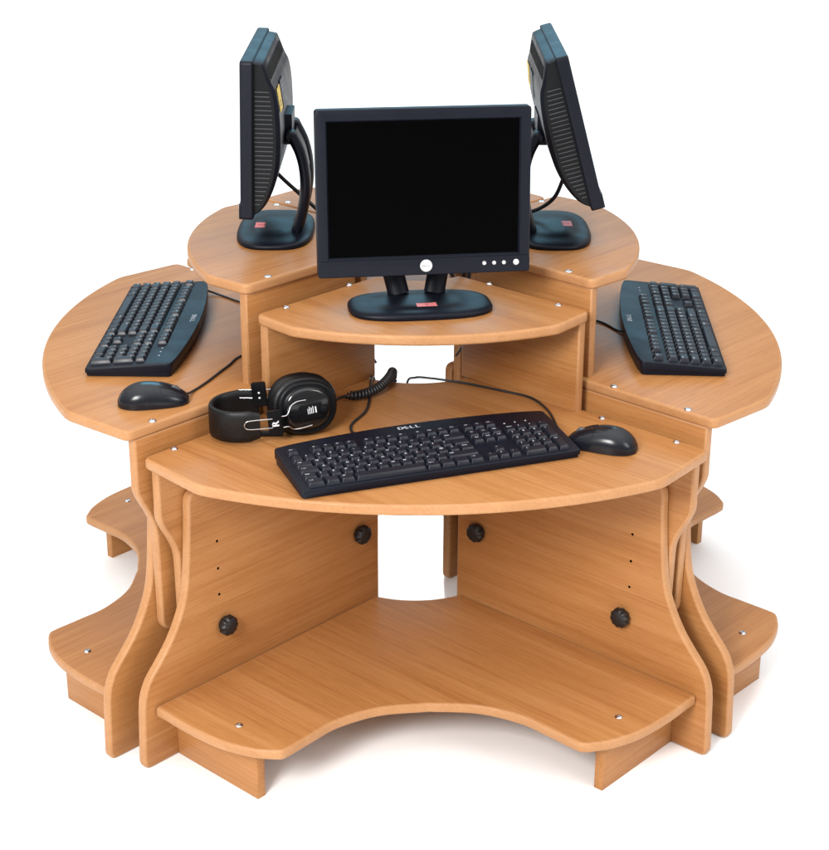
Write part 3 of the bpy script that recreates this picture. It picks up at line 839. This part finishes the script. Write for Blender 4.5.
    # sliding blocks and their wire yokes
    def slider(pos, ang, letter):
        bm = bmesh.new(); box(bm, -0.012, 0.012, -0.005, 0.005, -0.021, 0.021)
        bmesh.ops.bevel(bm, geom=bm.edges[:], offset=0.0016, segments=2, affect='EDGES')
        o = link('slider', finish('slider', bm, [DARKPL, INK], True, 40), t, pos, (0, R(-6), ang))
        bm = bmesh.new()
        if letter: add_text(bm, letter, 0.0165, Matrix.Rotation(math.pi / 2, 4, 'Z'), 0, 0.0006)
        else:
            box(bm, -0.0015, 0.0015, -0.006, -0.003, 0, 0.0003); box(bm, -0.0015, 0.0015, 0.003, 0.006, 0, 0.0003)
        link('marking', finish('marking', bm, INK, False), o, (0.0, -0.0054, 0.0), (math.pi / 2, 0, 0))
    slider(loc(-0.2475, 0.428, 0.038), R(4), 'R')
    slider(loc(-0.276, 0.352, 0.058), R(-2), '')
    def wire(pts, r=0.0011):
        link('yoke_wire', tube_mesh('yoke_wire', pts, r, CHROME, 8, 6), t)
    wire([loc(*p) for p in ((-0.252, 0.4345, 0.0465), (-0.288, 0.4400, 0.0455), (-0.296, 0.4405, 0.0415), (-0.296, 0.4405, 0.0345), (-0.288, 0.4395, 0.0305), (-0.252, 0.434, 0.0305))])
    wire([loc(*p) for p in ((-0.275, 0.352, 0.0660), (-0.31, 0.348, 0.0645))])
    wire([loc(*p) for p in ((-0.275, 0.352, 0.0510), (-0.31, 0.348, 0.0500))])
    wire([loc(*p) for p in ((-0.265, 0.352, 0.0660), (-0.215, 0.345, 0.0660))])
    wire([loc(*p) for p in ((-0.265, 0.352, 0.0510), (-0.215, 0.345, 0.0510))])
    wire([loc(*p) for p in ((-0.238, 0.430, 0.0490), (-0.228, 0.425, 0.0500), (-0.222, 0.419, 0.0625), (-0.212, 0.4135, 0.0680), (-0.198, 0.4085, 0.0690))])
    wire([loc(*p) for p in ((-0.238, 0.430, 0.0290), (-0.226, 0.4245, 0.0290), (-0.218, 0.4195, 0.0225), (-0.205, 0.4135, 0.0215), (-0.188, 0.4075, 0.0240))])
    # side strut of the band, black
    bm = bmesh.new(); tube(bm, [loc(-0.30, 0.4315, 0.020), loc(-0.235, 0.4275, 0.018)], 0.0045, 8, 0, (0.5, 1.2))
    link('band_strut', finish('band_strut', bm, DARKPL), t)
    # coiled cord running back over the inner edge of the desktop
    spine = catmull([loc(a, b, z) for a, b, z in ((-0.158, 0.300, 0.020), (-0.138, 0.258, 0.014), (-0.107, 0.242, 0.012), (-0.082, 0.222, 0.013), (-0.064, 0.196, 0.016), (-0.052, 0.170, 0.020), (-0.048, 0.148, 0.018), (-0.048, 0.136, 0.004), (-0.048, 0.130, -0.045), (-0.050, 0.120, -0.10))], 40)
    pts = []; turns = 40.0
    up = Vector((0, 0, 1))
    start = 40
    for i, p in enumerate(spine):
        p = Vector(p); d = (Vector(spine[min(i + 1, len(spine) - 1)]) - Vector(spine[max(i - 1, 0)])).normalized()
        x = d.cross(up)
        if x.length < 1e-3: x = Vector((1, 0, 0))
        x.normalize(); y = x.cross(d)
        pts.append((p, x, y))
    path = []
    sub = 3
    for i in range(len(pts) - 1):
        for k in range(sub):
            f = k / sub; p = pts[i][0].lerp(pts[i + 1][0], f)
            g = (i + f) / (len(pts) - 1)
            amp = 0.0062 * min(1, max(0, (g - 0.12) / 0.05))
            a = 2 * math.pi * turns * max(0, (g - 0.12)) / 0.88
            path.append(p + pts[i][1] * amp * math.cos(a) + pts[i][2] * amp * math.sin(a))
    bm = bmesh.new(); tube(bm, path, 0.0027, 7)
    link('coiled_cord', finish('coiled_cord', bm, CABLE, True, 60), t)
    return t
make_headphones()
